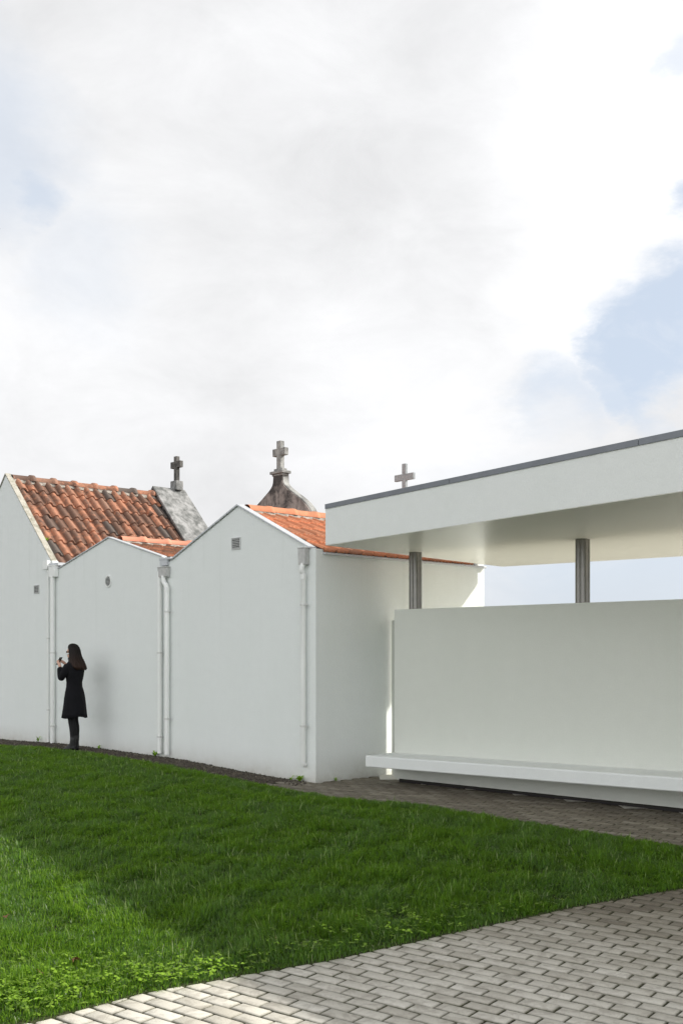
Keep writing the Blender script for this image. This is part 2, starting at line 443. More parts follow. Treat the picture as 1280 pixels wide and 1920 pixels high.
# mulch and chips on the soil strip
def chips(n):
    x = rng.uniform(-10, .2, n); y = rng.uniform(11.6, 22.5, n)
    k = strip_in(x, y) & (((x - CORNER.x) * W.x + (y - CORNER.y) * W.y) < -.01); x, y = x[k], y[k]; n = len(x)
    a = rng.uniform(0, 2 * PI, n); l = rng.uniform(.006, .024, n); w_ = l * rng.uniform(.3, .8, n); h = rng.uniform(.002, .009, n)
    base = np.array([(-1, 0), (-.2, -1), (1, -.1), (.3, 1)])
    vx = x[:, None] + l[:, None] * base[None, :, 0] * np.cos(a)[:, None] - w_[:, None] * base[None, :, 1] * np.sin(a)[:, None]
    vy = y[:, None] + l[:, None] * base[None, :, 0] * np.sin(a)[:, None] + w_[:, None] * base[None, :, 1] * np.cos(a)[:, None]
    z0 = g(vx, vy) - .006
    v = np.concatenate([np.stack([vx, vy, z0], -1), np.stack([vx * .7 + x[:, None] * .3, vy * .7 + y[:, None] * .3, z0 + h[:, None] + .006 + rng.uniform(0, .006, (n, 4))], -1)], 1).reshape(-1, 3)
    f = np.array([(4, 5, 6, 7), (0, 1, 5, 4), (1, 2, 6, 5), (2, 3, 7, 6), (3, 0, 4, 7)])
    return v, (f[None] + (np.arange(n) * 8)[:, None, None]).reshape(-1, 4), np.repeat(rng.uniform(0, 1, n) ** 1.6, 8)
v, f, t = chips(50000)
tag(mesh_obj('mulch', v, f, M['chips'], tint=t), 'dark bark mulch and grit strewn at the foot of the chapel walls', 'mulch', kind='stuff')

# grass: single blades
def lowf(x, y, s, ph):
    r_ = np.random.default_rng(int(ph * 100) + 5); out = 0
    for k in range(9):
        a = r_.uniform(0, 2 * PI); q = s * r_.uniform(.5, 2.1); out = out + np.sin(q * (x * math.cos(a) + y * math.sin(a)) + r_.uniform(0, 6.3))
    return out / 3.6
def blades():
    xs_, ys_ = [], []
    for (ya, yb, dens) in ((1, 4.3, 300), (4.3, 6.2, 12500), (6.2, 8, 8500), (8, 10.5, 5600), (10.5, 13.5, 3800), (13.5, 21, 2200), (21, 26, 500)):
        hw = .40 * yb + .9
        x0, x1 = max(-18, -hw), min(4, hw)
        n = int((x1 - x0) * (yb - ya) * dens)
        x = rng.uniform(x0, x1, n); y = rng.uniform(ya, yb, n)
        k = inpoly(lawn, x, y); x, y = x[k], y[k]
        xs_.append(x); ys_.append(y)
    x = np.concatenate(xs_); y = np.concatenate(ys_)
    ed = edge_dist(lawn, x, y)
    n = len(x); jt = rng.normal(0, .011, (2, n)); x = x + jt[0]; y = y + jt[1]
    # shaggy overhang at the border
    tuft = lowf(x, y, 7.0, .4) * .5 + lowf(x, y, 19.0, 2.0) * .5
    H = (.050 + .035 * rng.random(n)) * (1 + .55 * tuft) * (.55 + .45 * sst(0, .25, ed))
    tall = rng.random(n) < .05; H = np.where(tall, H * rng.uniform(1.2, 1.7, n), H) * .88
    H *= 1 - .15 * sst(6.6, 5.2, y) 
    wd = (.0017 + .0013 * rng.random(n)) * (1 + .13 * np.clip(y - 5, 0, 12))
    ang = rng.uniform(0, 2 * PI, n)
    lean = rng.gamma(2.0, .22, n) * (1 + .5 * (rng.random(n) < .1))
    ld = ang + rng.normal(0, .5, n) + PI / 2
    # neighbours lean the same way in patches
    pd = 2.2 * lowf(x, y, 2.3, 1.0)
    ld = np.where(rng.random(n) < .55, pd * 2 + rng.normal(0, .5, n), ld)
    perp = ld + PI / 2 + rng.normal(0, .5, n)
    lx, ly = np.cos(ld), np.sin(ld); wx, wy = np.cos(perp), np.sin(perp)
    z0 = g(x, y) + .004
    rows = []
    for (t, wf) in ((0, .8), (.38, 1.0), (.75, .62)):
        out = lean * H * (t ** 1.8) * 1.1; up = H * t * (1 - .32 * np.clip(lean, 0, 1.6) * t)
        for s in (-1, 1):
            rows.append(np.stack([x + lx * out + s * wx * wd * wf, y + ly * out + s * wy * wd * wf, z0 + up], 1))
    out = lean * H * 1.1; up = H * (1 - .40 * np.clip(lean, 0, 1.6))
    rows.append(np.stack([x + lx * out, y + ly * out, z0 + up], 1))
    v = np.stack(rows, 1).reshape(-1, 3)
    tri = np.array([(0, 1, 3), (0, 3, 2), (2, 3, 5), (2, 5, 4), (4, 5, 6)])
    f = (tri[None] + (np.arange(n) * 7)[:, None, None]).reshape(-1, 3)
    tn = np.clip(rng.normal(.45, .28, n) + .12 * tuft, 0, .93)
    tn = np.where((rng.random(n) < .025) | (tall & (rng.random(n) < .22)), 1.0, tn)
    return v, f, np.repeat(tn, 7)
v, f, t = blades()
tag(mesh_obj('grass', v, f, M['grass'], tint=t, smooth=True), 'green unmown lawn grass between the two paved paths', 'grass', kind='stuff')

# broad-leaved clover patches
def clover():
    pts = []
    def patch(cx, cy, r, n):
        k = 0
        while k < n:
            px = cx + random.gauss(0, r[0]); py = cy + random.gauss(0, r[1])
            if py > 1915: continue
            X, Y = gp(px, py)
            if inpoly(lawn, np.array([X]), np.array([Y]))[0]: pts.append((X, Y)); k += 1
    patch(80, 1855, (85, 28), 330); patch(300, 1838, (75, 15), 170); patch(760, 1735, (55, 14), 110)
    patch(430, 1815, (40, 10), 60); patch(700, 1760, (70, 8), 60); patch(620, 1790, (60, 5), 40); patch(20, 1880, (40, 20), 130); patch(1000, 1712, (120, 5), 50)
    vs, fs_, ts = [], [], []
    for (X, Y) in pts:
        h = random.uniform(.03, .072); base = Vector((X, Y, float(g(X, Y)) + h)); a0 = random.uniform(0, 2 * PI); tt = random.uniform(.1, .9)
        r = random.uniform(.006, .016)
        for q in range(3):
            a = a0 + q * 2 * PI / 3 + random.uniform(-.2, .2); tilt = random.uniform(-.5, .35)
            dx = Vector((math.cos(a), math.sin(a), tilt)); dy = Vector((-math.sin(a), math.cos(a), random.uniform(-.25, .25)))
            o = len(vs)
            out = [(0, 0), (.7, -.55), (1.35, -.62), (1.75, -.25), (1.6, 0), (1.75, .25), (1.35, .62), (.7, .55)]
            for (p, s) in out: vs.append(base + dx * (p * r) + dy * (s * r * 1.1) - Vector((0, 0, abs(s) * r * .3)))
            fs_.append(tuple(range(o, o + 8))); ts += [tt] * 8
    return vs, fs_, ts
v, f, t = clover()
tag(mesh_obj('clover', v, f, M['clover'], tint=t), 'bright broad-leaved clover growing through the lawn near the light paving', 'clover', kind='stuff')

def dead_leaf(px, py, size, m, label, cat='leaf', lift=.05):
    X, Y = gp(px, py); mb = MB()
    n = 14; pts = []
    for k in range(n):
        a = 2 * PI * k / n; r = size * (1 + .22 * math.cos(5 * a)) * (1.35 if k == 0 else 1)
        pts.append(Vector((r * math.cos(a), r * .62 * math.sin(a), size * .35 * math.sin(2 * a + 1) + random.uniform(-.1, .1) * size)))
    v = [Vector((0, 0, size * .12))] + pts
    v2 = [q - Vector((0, 0, .0008)) for q in v]
    f = [(0, 1 + k, 1 + (k + 1) % n) for k in range(n)]
    mb.add(v, f); mb.add(v2, [tuple(reversed(q)) for q in f])
    mb.tube([(-size * .9, 0, 0), (-size * 1.5, size * .1, -.01)], size * .05, 5)
    o = mesh_obj('fallen_leaf', mb.v, mb.f, m); o.location = (X, Y, float(g(X, Y)) + lift); o.rotation_euler = (random.uniform(.3, .7), random.uniform(-.5, .3), random.uniform(0, 6))
    tag(o, label, cat, 'fallen leaves on the lawn')
dead_leaf(141, 1816, .036, M['deadleaf'], 'largest reddish-brown dead leaf lying in the sunlit clover')
dead_leaf(338, 1795, .020, M['deadleaf'], 'dark curled dead leaf where sunlit clover meets the shaded grass')
dead_leaf(76, 1840, .018, M['deadleaf'], 'small dark dead leaf in the clover just left of the biggest leaf')
dead_leaf(518, 1774, .011, M['paleleaf'], 'tiny pale yellow leaf in the shaded lawn near the paving edge')
dead_leaf(12, 1735, .020, M['deadleaf'], 'brown dead leaf in sunlit grass at the far left of the photo', lift=.06)
dead_leaf(667, 1731, .018, M['deadleaf'], 'reddish-brown dead leaf in the shaded grass beside the smaller clover patch')

def weed(name, loc, r, n, label, h=1.0):
    vs, fs_, ts = [], [], []
    for k in range(n):
        a = random.uniform(0, 2 * PI); l = r * random.uniform(.6, 1.2); up = h * l * random.uniform(.3, 1.3)
        d = Vector((math.cos(a), math.sin(a), 0)); s = Vector((-d.y, d.x, 0)) * l * .18; o = len(vs); b = Vector((0, 0, 0))
        for (t, w_, zz) in ((0, .2, 0), (.35, 1, .6), (.7, .9, .95)):
            for sg in (-1, 1): vs.append(b + d * l * t + s * w_ * sg + Vector((0, 0, up * zz)))
        vs.append(b + d * l + Vector((0, 0, up * .85)))
        fs_ += [(o, o + 1, o + 3, o + 2), (o + 2, o + 3, o + 5, o + 4), (o + 4, o + 5, o + 6)]; ts += [random.uniform(.2, .8)] * 7
    o = mesh_obj(name, vs, fs_, M['clover'], tint=ts); o.location = loc
    return tag(o, label, 'weed', 'weeds rooted at the chapel walls')
def wallfoot(px, d=.06):
    p = at(px, HY, front_y(px)) - W * d; p.z = float(g(p.x, p.y)); return p
weed('weed_plant', wallfoot(297), .07, 26, 'leafy green weed at the foot of the left pipe of the middle pair')
weed('weed_plant', wallfoot(192), .05, 14, 'small weed by the wall foot just right of the woman')
weed('weed_plant', wallfoot(568), .07, 26, 'low green weed between the short drainpipe and the chapel corner')
weed('weed_plant', wallfoot(552), .05, 16, 'small weed at the wall foot left of the short drainpipe')
weed('weed_plant', wallfoot(78), .05, 10, 'thin weed by the wall foot left of the leftmost drainpipe', 2.2)
p_ = CORNER + W * .32 + U * .03; weed('weed_plant', (p_.x, p_.y, 0), .04, 12, 'small weed at the side wall just right of the chapel corner')

# ------------------------------------------------------------------ chapels
RZ = math.atan2(U.y, U.x)
def chapel(label, o_px, lx, rx, le, re, peak, depth, zlow):
    """Empty under the front peak; x along the front, y into the building"""
    s0 = fs(o_px); base = CORNER + U * s0
    e = empty('chapel', (base.x, base.y, 0), RZ)
    tag(e, label, 'chapel', 'row of white gabled chapels')
    return e, s0
def tiles(mb, x_r, z_r, x_e, z_e, y0, y1, tw, tl, prof, lip, seg=9, jit=.004, over=.06):
    """tiles from ridge (x_r,z_r) down to the eave (x_e,z_e), columns across y0..y1"""
    d = Vector((x_e - x_r, 0, z_e - z_r)); Ls = d.length + over; d.normalize()
    nrm = Vector((-d.z, 0, d.x)) if x_e > x_r else Vector((d.z, 0, -d.x))
    nc = max(1, round((y1 - y0) / tw)); tw = (y1 - y0) / nc; nr = max(1, round(Ls / tl)); tl = Ls / nr
    for r in range(nr):
        for c in range(nc):
            a0 = r * tl - (.0 if r == 0 else .03); a1 = (r + 1) * tl
            jy = random.gauss(0, jit); jh = random.gauss(0, jit * .5); t = random.random(); sk = random.gauss(0, jit)
            v, f = [], []
            for (a, lift) in ((a0, 0), ((a0 + a1) / 2, lip * .5), (a1, lip), (a1 + .002, lip - .022)):
                for k in range(seg + 1):
                    u = k / seg
                    y = y0 + (c + u * 1.04) * tw + jy + sk * (a - a0) / tl
                    h = prof(u) + lift + jh + (.004 if lift else 0)
                    if lift == lip - .022: h = prof(u) * .86 + lip - .022 + jh
                    v.append(Vector((x_r, y, z_r)) + d * a + nrm * (h + .012))
            w_ = seg + 1
            for i in range(3):
                for k in range(seg):
                    f.append((i * w_ + k, i * w_ + k + 1, (i + 1) * w_ + k + 1, (i + 1) * w_ + k))
            mb.add(v, f, t)
def prof_s(u):          # deep roll and pan
    return .058 * math.sin(PI * min(u / .62, 1)) ** .8 - .012 * math.sin(PI * max(0, (u - .62) / .38)) if u < 1 else 0
def prof_flat(u):       # flat interlocking tile with two ribs
    r = 0.0
    for c, w_, h in ((.06, .07, .030), (.38, .06, .017), (.70, .06, .017), (.97, .05, .022)):
        r = max(r, h * max(0, 1 - abs(u - c) / w_) ** .6)
    return r
def ridge(name, m, e, y0, y1, z, r, step, collar, parent_mortar=True):
    mb = MB(); n = round((y1 - y0) / step); step = (y1 - y0) / n
    for i in range(n):
        a = y0 + i * step; seg = 12; v, f = [], []
        t = random.random(); rr = [(a, r), (a + step * .80, r * 1.05), (a + step * .84, r * collar), (a + step * 1.0, r * collar), (a + step * 1.02, r * 1.0)]
        jz = random.gauss(0, .003)
        for (y, q) in rr:
            for k in range(seg + 1):
                an = PI * (k / seg) * 1.06 - .03 * PI
                v.append((q * math.cos(an), y, z + jz + q * .82 * math.sin(an)))
        for j in range(len(rr) - 1):
            for k in range(seg): f.append((j * (seg + 1) + k, j * (seg + 1) + k + 1, (j + 1) * (seg + 1) + k + 1, (j + 1) * (seg + 1) + k))
        mb.add(v, f, t)
    o = mb.build(name, m, e, smooth=True, tint=True)
    mo = MB(); v = []
    n = 60
    for i in range(n + 1):
        y = y0 + (y1 - y0) * i / n
        for (x, zz) in ((-r * 1.15, -r * .60), (-r * .9, .01), (r * .9, .01), (r * 1.15, -r * .60)):
            v.append((x + random.uniform(-.008, .008), y, z + zz + random.uniform(-.012, .008)))
    mo.add(v, [(i * 4 + k, i * 4 + k + 1, i * 4 + 5 + k, i * 4 + 4 + k) for i in range(n) for k in range(3)])
    mo.build('ridge_mortar', M['mortar'], o)
    return o
def cross_part(name, m, e, y, thick, z0, H, arm_w, arm_z, arm_h, shaft, bevel=.008):
    mb = MB()
    h = shaft / 2; a = arm_w / 2; z1, z2 = z0 + arm_z, z0 + arm_z + arm_h
    mb.prism([(-h, z0), (h, z0), (h, z1), (a, z1), (a, z2), (h, z2), (h, z0 + H), (-h, z0 + H), (-h, z2), (-a, z2), (-a, z1), (-h, z1)], y - thick / 2, y + thick / 2)
    return mb.build(name, m, e, bevel=bevel)
def verge(name, m, e, pts, w0, w1, th):
    """capping along the gable top, pts in x,z"""
    mb = MB(); n = len(pts)
    up = [(x, z + th) for x, z in pts]
    v = [Vector((x, w0, z)) for x, z in pts] + [Vector((x, w0, z)) for x, z in up] + [Vector((x, w1, z)) for x, z in up] + [Vector((x, w1, z)) for x, z in pts]
    f = []
    for i in range(n - 1):
        for k in range(4):
            f.append((k * n + i, k * n + i + 1, ((k + 1) % 4) * n + i + 1, ((k + 1) % 4) * n + i))
    f.append((0, n, 2 * n, 3 * n)); f.append((n - 1, 4 * n - 1, 3 * n - 1, 2 * n - 1))
    mb.add(v, f)
    return mb.build(name, m, e, bevel=.004)

# --- right chapel (nearest)
e3, s3 = chapel('nearest white chapel with clean orange tiles and its side wall beside the bench', 447, 0, 0, 0, 0, 0, 0, 0)
L3 = lambda px: fs(px) - s3
zl, zp, zr, zc = fz(325, 1049), fz(447, 949), fz(580, 1027), fz(592, 1029)
D3 = 3.15
xl, xr = L3(313) + .006, -s3
mb = MB()
mb.prism([(xl, -.1), (xr, -.1), (xr, zc), (L3(580), zr), (0, zp), (L3(325), zl), (xl, zl - .03)], 0, .12)
mb.prism([(xl, -.1), (xr, -.1), (xr, zc - .04), (0, zp - .17), (xl, zl - .12)], .12, D3)
mb.build('wall', M['wall'], e3)
mb = MB()
for sgn, xe, ze in ((1, xr - .035, zr + .012), (-1, L3(325), zl)):
    tiles(mb, .02 * sgn, zp - .075, xe, ze - (.068 if sgn > 0 else .06), .125, D3 - .05, .225, .36, prof_flat, .022, seg=18, over=.0)
mb.build('roof', M['tile_new'], e3, tint=True)
ridge('ridge_tiles', M['tile_new'], e3, .135, D3, zp - .035, .100, .42, 1.16)
verge('verge_capping', M['verge'], e3, [(L3(322), zl - .015), (0, zp + .004), (L3(583), zr - .015)], -.03, .095, .024)
mb = MB(); mb.box(xr - .02, xr + .045, 122e-3, D3 + .19, zc - .066, zc - .038); g3 = mb.build('gutter', M['verge'], e3, bevel=.006)
# rear facade with granite cross
mb = MB(); zq = zp + .42
mb.prism([(-1.65, -.1), (1.62, -.1), (1.62, zr + .0), (0, zp + .16), (-1.65, zr + .0)], D3 + .002, D3 + .20)
mb.build('rear_facade', M['wall'], e3)
mb = MB(); mb.box(-.10, .10, D3 + .08, D3 + .26, zp + .10, zp + .46); mb.build('pedestal', M['granite'], e3, bevel=.01)
ztop3 = at(761, 870, 16.69).z
cross_part('cross', M['granite'], e3, D3 + .18, .05, zp + .46, ztop3 - zp - .46, .42, ztop3 - zp - .46 - .27, .105, .085)
# vent
def louver(e, x, z, w_, h, n):
    mb = MB(); b = .012
    for (x0, x1, z0, z1) in ((-w_ / 2, w_ / 2, -h / 2, -h / 2 + b), (-w_ / 2, w_ / 2, h / 2 - b, h / 2), (-w_ / 2, -w_ / 2 + b, -h / 2 + b, h / 2 - b), (w_ / 2 - b, w_ / 2, -h / 2 + b, h / 2 - b)):
        mb.box(x + x0, x + x1, -.014, .0, z + z0, z + z1)
    fr = mb.build('vent', M['louver'], e)
    mb = MB()
    for i in range(n):
        zz = z - h / 2 + b + (i + .5) * (h - 2 * b) / n
        Mx = Matrix.Translation((x, -.006, zz)) @ Matrix.Rotation(math.radians(35), 4, 'X')
        mb.box(-w_ / 2 + b, w_ / 2 - b, -.011, .011, -.003, .003, Mx)
    mb.build('slats', M['louver'], fr)
    mb = MB(); mb.box(x - w_ / 2 + b, x + w_ / 2 - b, -.0015, -.0005, z - h / 2 + b, z + h / 2 - b); mb.build('vent_backing', M['ventdark'], fr)
louver(e3, L3(443.5), fz(443.5, 1019), .205, .165, 6)

def pipe(e, x, y, ztop, zbot, r, bands, pre=None, foot=None, name='drainpipe'):
    mb = MB(); path = (pre or []) + [(x, y, ztop), (x, y, (ztop + zbot) / 2), (x, y, zbot)] + (foot or [])
    mb.tube(path, r, 16)
    for zz in ((ztop + zbot) * .52,): mb.tube([(x, y, zz - .045), (x, y, zz + .045)], r * 1.1, 16)
    if pre: mb.tube([(x, y, ztop - .06), (x, y, ztop + .01)], r * 1.12, 16)
    p = mb.build(name, M['pvc'], e, auto=.7)
    for b in bands:
        k = MB(); k.tube([(x, y, b - .012), (x, y, b + .012)], r * 1.2, 16); k.box(x + r, x + r + .035, y - .006, y + .006, b - .012, b + .012); k.box(x - r - .03, x - r, y - .006, y + .006, b - .01, b + .01)
        k.box(x - .008, x + .008, y + r, 0, b - .008, b + .008)
        k.build('bracket', M['pvcband'], p)
    return p
def hopper(e, x0, x1, z0, z1, d=.13, m='zincpale', taper=.003):
    mb = MB(); t = taper
    v = [(x0 + t, -d + t, z0), (x1 - t, -d + t, z0), (x1 - t, -.004, z0), (x0 + t, -.004, z0), (x0, -d, z1), (x1, -d, z1), (x1, -.004, z1), (x0, -.004, z1)]
    mb.add(v, [(3, 2, 1, 0), (0, 1, 5, 4), (1, 2, 6, 5), (2, 3, 7, 6), (3, 0, 4, 7), (4, 5, 6, 7)])
    mb.box(x0 - .006, x1 + .006, -d - .006, -.002, z1 + .001, z1 + .016)
    return mb.build('rainwater_hopper', M[m], e, bevel=.003)
xp = L3(574.5)
hopper(e3, L3(567.5), L3(580.5), fz(575, 1059), fz(575, 1029), .085)
pp = pipe(e3, xp, -.055, fz(574, 1078), fz(574, 1430), .032, [fz(574, 1134), fz(574, 1361)], pre=[(xp, -.055, fz(574, 1058)), (xp, -.075, fz(574, 1064)), (xp, -.085, fz(574, 1069)), (xp, -.07, fz(574, 1074))], foot=[(xp, -.052, fz(574, 1432)), (xp - .01, -.02, fz(574, 1434))])
# --- middle chapel
e2, s2 = chapel('low middle white chapel with a round vent, behind the woman', 205, 0, 0, 0, 0, 0, 0, 0)
L2 = lambda px: fs(px) - s2
zl, zp, zr = fz(113, 1065), fz(205, 1009), fz(303, 1044)
xl, xr = L2(100) + .006, L2(313) - .006
D2 = 3.5
mb = MB(); mb.prism([(xl, -.1), (xr, -.1), (xr, zr - .03), (L2(303), zr), (0, zp), (L2(113), zl), (xl, zl - .03)], 0, .11)
mb.prism([(xl, -.1), (xr, -.1), (xr, zr - .14), (0, zp - .15), (xl, zl - .14)], .11, D2)
mb.build('wall', M['wall'], e2)
mb = MB()
for sgn, xe, ze in ((1, xr - .05, zr - .03), (-1, xl + .1, zl - .03)):
    tiles(mb, .02 * sgn, zp - .08, xe, ze - .03, .115, D2 - .03, .225, .34, prof_flat, .026, seg=16, over=.02)
mb.build('roof', M['tile_mid'], e2, tint=True)
ridge('ridge_tiles', M['ridge_pink'], e2, .20, D2, zp - .02, .092, .45, 1.28)
verge('verge_capping', M['verge'], e2, [(L2(110), zl - .02), (0, zp + .004), (L2(306), zr - .01)], -.025, .07, .020)
vx_, vz_ = L2(204), fz(204, 1090)
mb = MB(); n = 28; R0, R1 = .10, .082
v = [];
for (r, y) in ((R0, -.001), (R0, -.016), (R1, -.016), (R1, -.001)):
    v += [(vx_ + r * math.cos(2 * PI * k / n), y, vz_ + r * math.sin(2 * PI * k / n)) for k in range(n)]
mb.add(v, [(j * n + k, j * n + (k + 1) % n, (j + 1) * n + (k + 1) % n, (j + 1) * n + k) for j in range(3) for k in range(n)])
rv = mb.build('vent', M['pvc'], e2)
mb = MB()
for i in range(-3, 4):
    zz = i * .022; hw = math.sqrt(R1 ** 2 - zz ** 2)
    mb.box(-hw, hw, -.010, .006, -.0035, .0035, Matrix.Translation((vx_, -.008, vz_ + zz)) @ Matrix.Rotation(math.radians(35), 4, 'X'))
mb.build('slats', M['louver'], rv)
mb = MB(); mb.add([(vx_ + R1 * math.cos(2 * PI * k / n), -.0012, vz_ + R1 * math.sin(2 * PI * k / n)) for k in range(n)], [tuple(range(n))]); mb.build('vent_backing', M['ventdark'], rv)
# rear facade: curved sooty pediment with pedestal and cross
y_f = 3.55; P0 = Vector((e2.location.x, e2.location.y, 0)) + W * y_f; Yf = P0.y
zz_ = lambda py: CAMH - (py - HY) / F * Yf
half = [(.128, zz_(892)), (.130, zz_(900)), (.140, zz_(906)), (.17, zz_(911)), (.25, zz_(918)), (.38, zz_(926)), (.51, zz_(934)), (.63, zz_(941)), (.76, zz_(950)), (.88, zz_(961)), (.97, zz_(973)), (1.02, zz_(986)), (1.55, zz_(988)), (1.6, zz_(994)), (1.6, -.1)]
def smooth_curve(pts, it=2):
    for _ in range(it):
        q = [pts[0]]
        for a, b in zip(pts, pts[1:]): q += [(a[0] * .75 + b[0] * .25, a[1] * .75 + b[1] * .25), (a[0] * .25 + b[0] * .75, a[1] * .25 + b[1] * .75)]
        pts = q + [pts[-1]]
    return pts
curve = smooth_curve(half[:12], 2) + half[12:]
outline = [(-x, z) for x, z in curve][::-1] + curve
mb = MB(); mb.prism(outline[::-1], y_f, y_f + .14); fac = mb.build('pediment', M['stone_dark'], e2)
# lichened coping following the curve, a little proud
cc = [(-x, z) for x, z in curve[:-3]][::-1] + curve[:-3]
verge('pediment_coping', M['stone_grey'], e2, [(x, z + .002) for x, z in cc], y_f + .025, y_f + .165, .016)
mb = MB()
mb.box(-.155, .155, y_f - .01, y_f + .15, zz_(892), zz_(888.5)); mb.box(-.19, .19, y_f - .04, y_f + .18, zz_(888.5) + .002, zz_(883)); mb.box(-.125, .125, y_f + .01, y_f + .13, zz_(883) + .002, zz_(878))
mb.build('pedestal', M['stone_grey'], e2, bevel=.012)
cross_part('cross', M['stone_grey'], e2, y_f + .07, .095, zz_(878), zz_(826) - zz_(878), .36, zz_(854) - zz_(878), zz_(840) - zz_(854), .12, .010)

# --- left chapel
e1, s1 = chapel('tall left white chapel with steep weathered rust-brown tiles', 12, 0, 0, 0, 0, 0, 0, 0)
L1 = lambda px: fs(px) - s1
zp, zr = fz(12, 890), fz(97, 1050)
xr = L1(100) - .006; xe = L1(97); D1 = 3.26
mb = MB(); mb.prism([(-xr, -.1), (xr, -.1), (xr, zr - .03), (xe, zr), (0, zp), (-xe, zr), (-xr, zr - .03)], 0, .11)
mb.prism([(-xr, -.1), (xr, -.1), (xr, zr - .26), (0, zp - .24), (-xr, zr - .26)], .11, D1 + .01)
mb.build('wall', M['wall'], e1)
mb = MB()
for sgn in (1, -1):
    tiles(mb, .02 * sgn, zp - .085, sgn * (xe + .10), zr - .175, .115, D1 - .02, .215, .36, prof_s, .030, seg=14, jit=.006, over=.0)
mb.build('roof', M['tile_old'], e1, tint=True)
ridge('ridge_tiles', M['tile_old'], e1, .10, D1, zp - .075, .11, .43, 1.35)
verge('verge_coping', M['vergestone'], e1, [(-xe - .04, zr - .04), (0, zp + .005), (xe + .02, zr - .02)], -.02, .095, .026)
louver(e1, L1(70), fz(70, 1105), .20, .155, 5)
# cement parapet at the rear, with cross
dz = .14; w0, w1 = D1 + .0, D1 + .82
sl = (zp - zr) / xe * 1.08
mb = MB(); mb.prism([(-1.95, -.1), (1.95, -.1), (1.95, zp + dz - .06 - 1.95 * sl), (0, zp + dz - .06), (-1.95, zp + dz - .06 - 1.95 * sl)], w0 + .03, w1 - .03)
mb.build('rear_facade', M['stone_dark'], e1)
verge('parapet_coping', M['cement'], e1, [(-1.98, zp + dz - .06 - 1.98 * sl), (0, zp + dz - .055), (1.98, zp + dz - .06 - 1.98 * sl)], w0, w1, .06)
yc = 3.87
mb = MB(); mb.box(-.115, .115, yc - .09, yc + .09, zp + dz - .03, zp + dz + .17); mb.build('pedestal', M['cement'], e1, bevel=.01)
Yc = (Vector(e1.location) + W * yc).y; zz1 = lambda py: CAMH - (py - HY) / F * Yc
z0_ = zp + dz + .17
cross_part('cross', M['stone_black'], e1, yc, .085, z0_, zz1(856) - z0_, .36, zz1(877.5) - z0_, zz1(865.5) - zz1(877.5), .105, .006)
# valley gutter ends, hoppers and pipes of the two valleys
mb = MB(); x0, x1 = L2(303.5), L2(325); zt = fz(312, 1046)
mb.box(x0, x1, -.05, .6, zt - .035, zt); mb.box(x0 + .02, x1 - .1, -.048, -.003, zt - .12, zt - .036); mb.build('valley_gutter', M['verge'], e2, bevel=.004)
hopper(e2, L2(304.5), L2(320), fz(312, 1082), fz(312, 1065), .085)
a, b = L2(313), L2(319.5)
pipe(e2, b, -.06, fz(319, 1103), fz(319, 1414), .037, [fz(319, 1147), fz(319, 1347)], pre=[(a, -.06, fz(312, 1080)), (a, -.06, fz(312, 1088)), (a + .02, -.06, fz(313, 1093)), (b - .02, -.06, fz(319, 1098))])
pipe(e2, L2(305), -.05, fz(305, 1072), fz(305, 1412), .036, [fz(305, 1224), fz(305, 1381)])
mb = MB(); x0, x1 = L1(98), L1(114); zt = fz(105, 1056)
mb.box(x0, x1, -.05, .5, zt - .05, zt); mb.build('valley_gutter', M['verge'], e1, bevel=.004)
hopper(e1, L1(100), L1(111), fz(105, 1082), fz(105, 1062), .09, 'pvc', .004)
mb = MB(); mb.box(L1(89), L1(97.5), -.09, -.003, fz(93, 1068), fz(93, 1052)); mb.build('gutter_outlet', M['pvc'], e1, bevel=.006)
pipe(e1, L1(105), -.06, fz(105, 1082), fz(105, 1393), .040, [fz(105, 1224), fz(105, 1361)])
pipe(e1, L1(95), -.04, fz(95, 1068), fz(95, 1391), .022, [fz(95, 1197), fz(95, 1331)])
weed('weed_plant', Vector(e1.location) + U * L1(89) - W * .0 + Vector((0, 0, fz(89, 1014))), .05, 14, 'tiny weed growing on the sloping edge of the tiled roof at left')

# ------------------------------------------------------------------ canopy
FLc = Vector((-.199, 12.91, 0)); fd = Vector((.575, -.818, 0)); fm = Vector((.818, .575, 0))
BLc = Vector((2.385, 15.44, 0)); BRc = Vector((4.50, 13.66, 0)); bd = (BRc - BLc).normalized()
def sofz(p): return 3.00 - .0150 * (Vector((p.x, p.y, 0)) - FLc).dot(fm)
FR = FLc + fd * 12.5; BR = BLc + bd * 11.5
ring = [FLc, FR, BR, BLc]
ec = empty('entrance_canopy', (FLc.x, FLc.y, 0))
tag(ec, 'long flat white canopy on dark steel posts above the bench wall', 'canopy')
inv = Vector((FLc.x, FLc.y, 0))
zs = [sofz(p) for p in ring]; pts = [(p - inv) for p in ring]
FH = .462
mb = MB(); mb.slab(pts, zs, [z + FH for z in zs]); mb.build('fascia', M['canopy'], ec)
cen = (ring[0] + ring[1] + ring[2] + ring[3]) / 4
ins = [p + (cen - p).normalized() * .012 for p in ring]
mb = MB(); mb.slab([(p - inv) for p in ins], [sofz(p) - .006 for p in ins], [sofz(p) + .001 for p in ins]); mb.build('soffit', M['soffit'], ec)
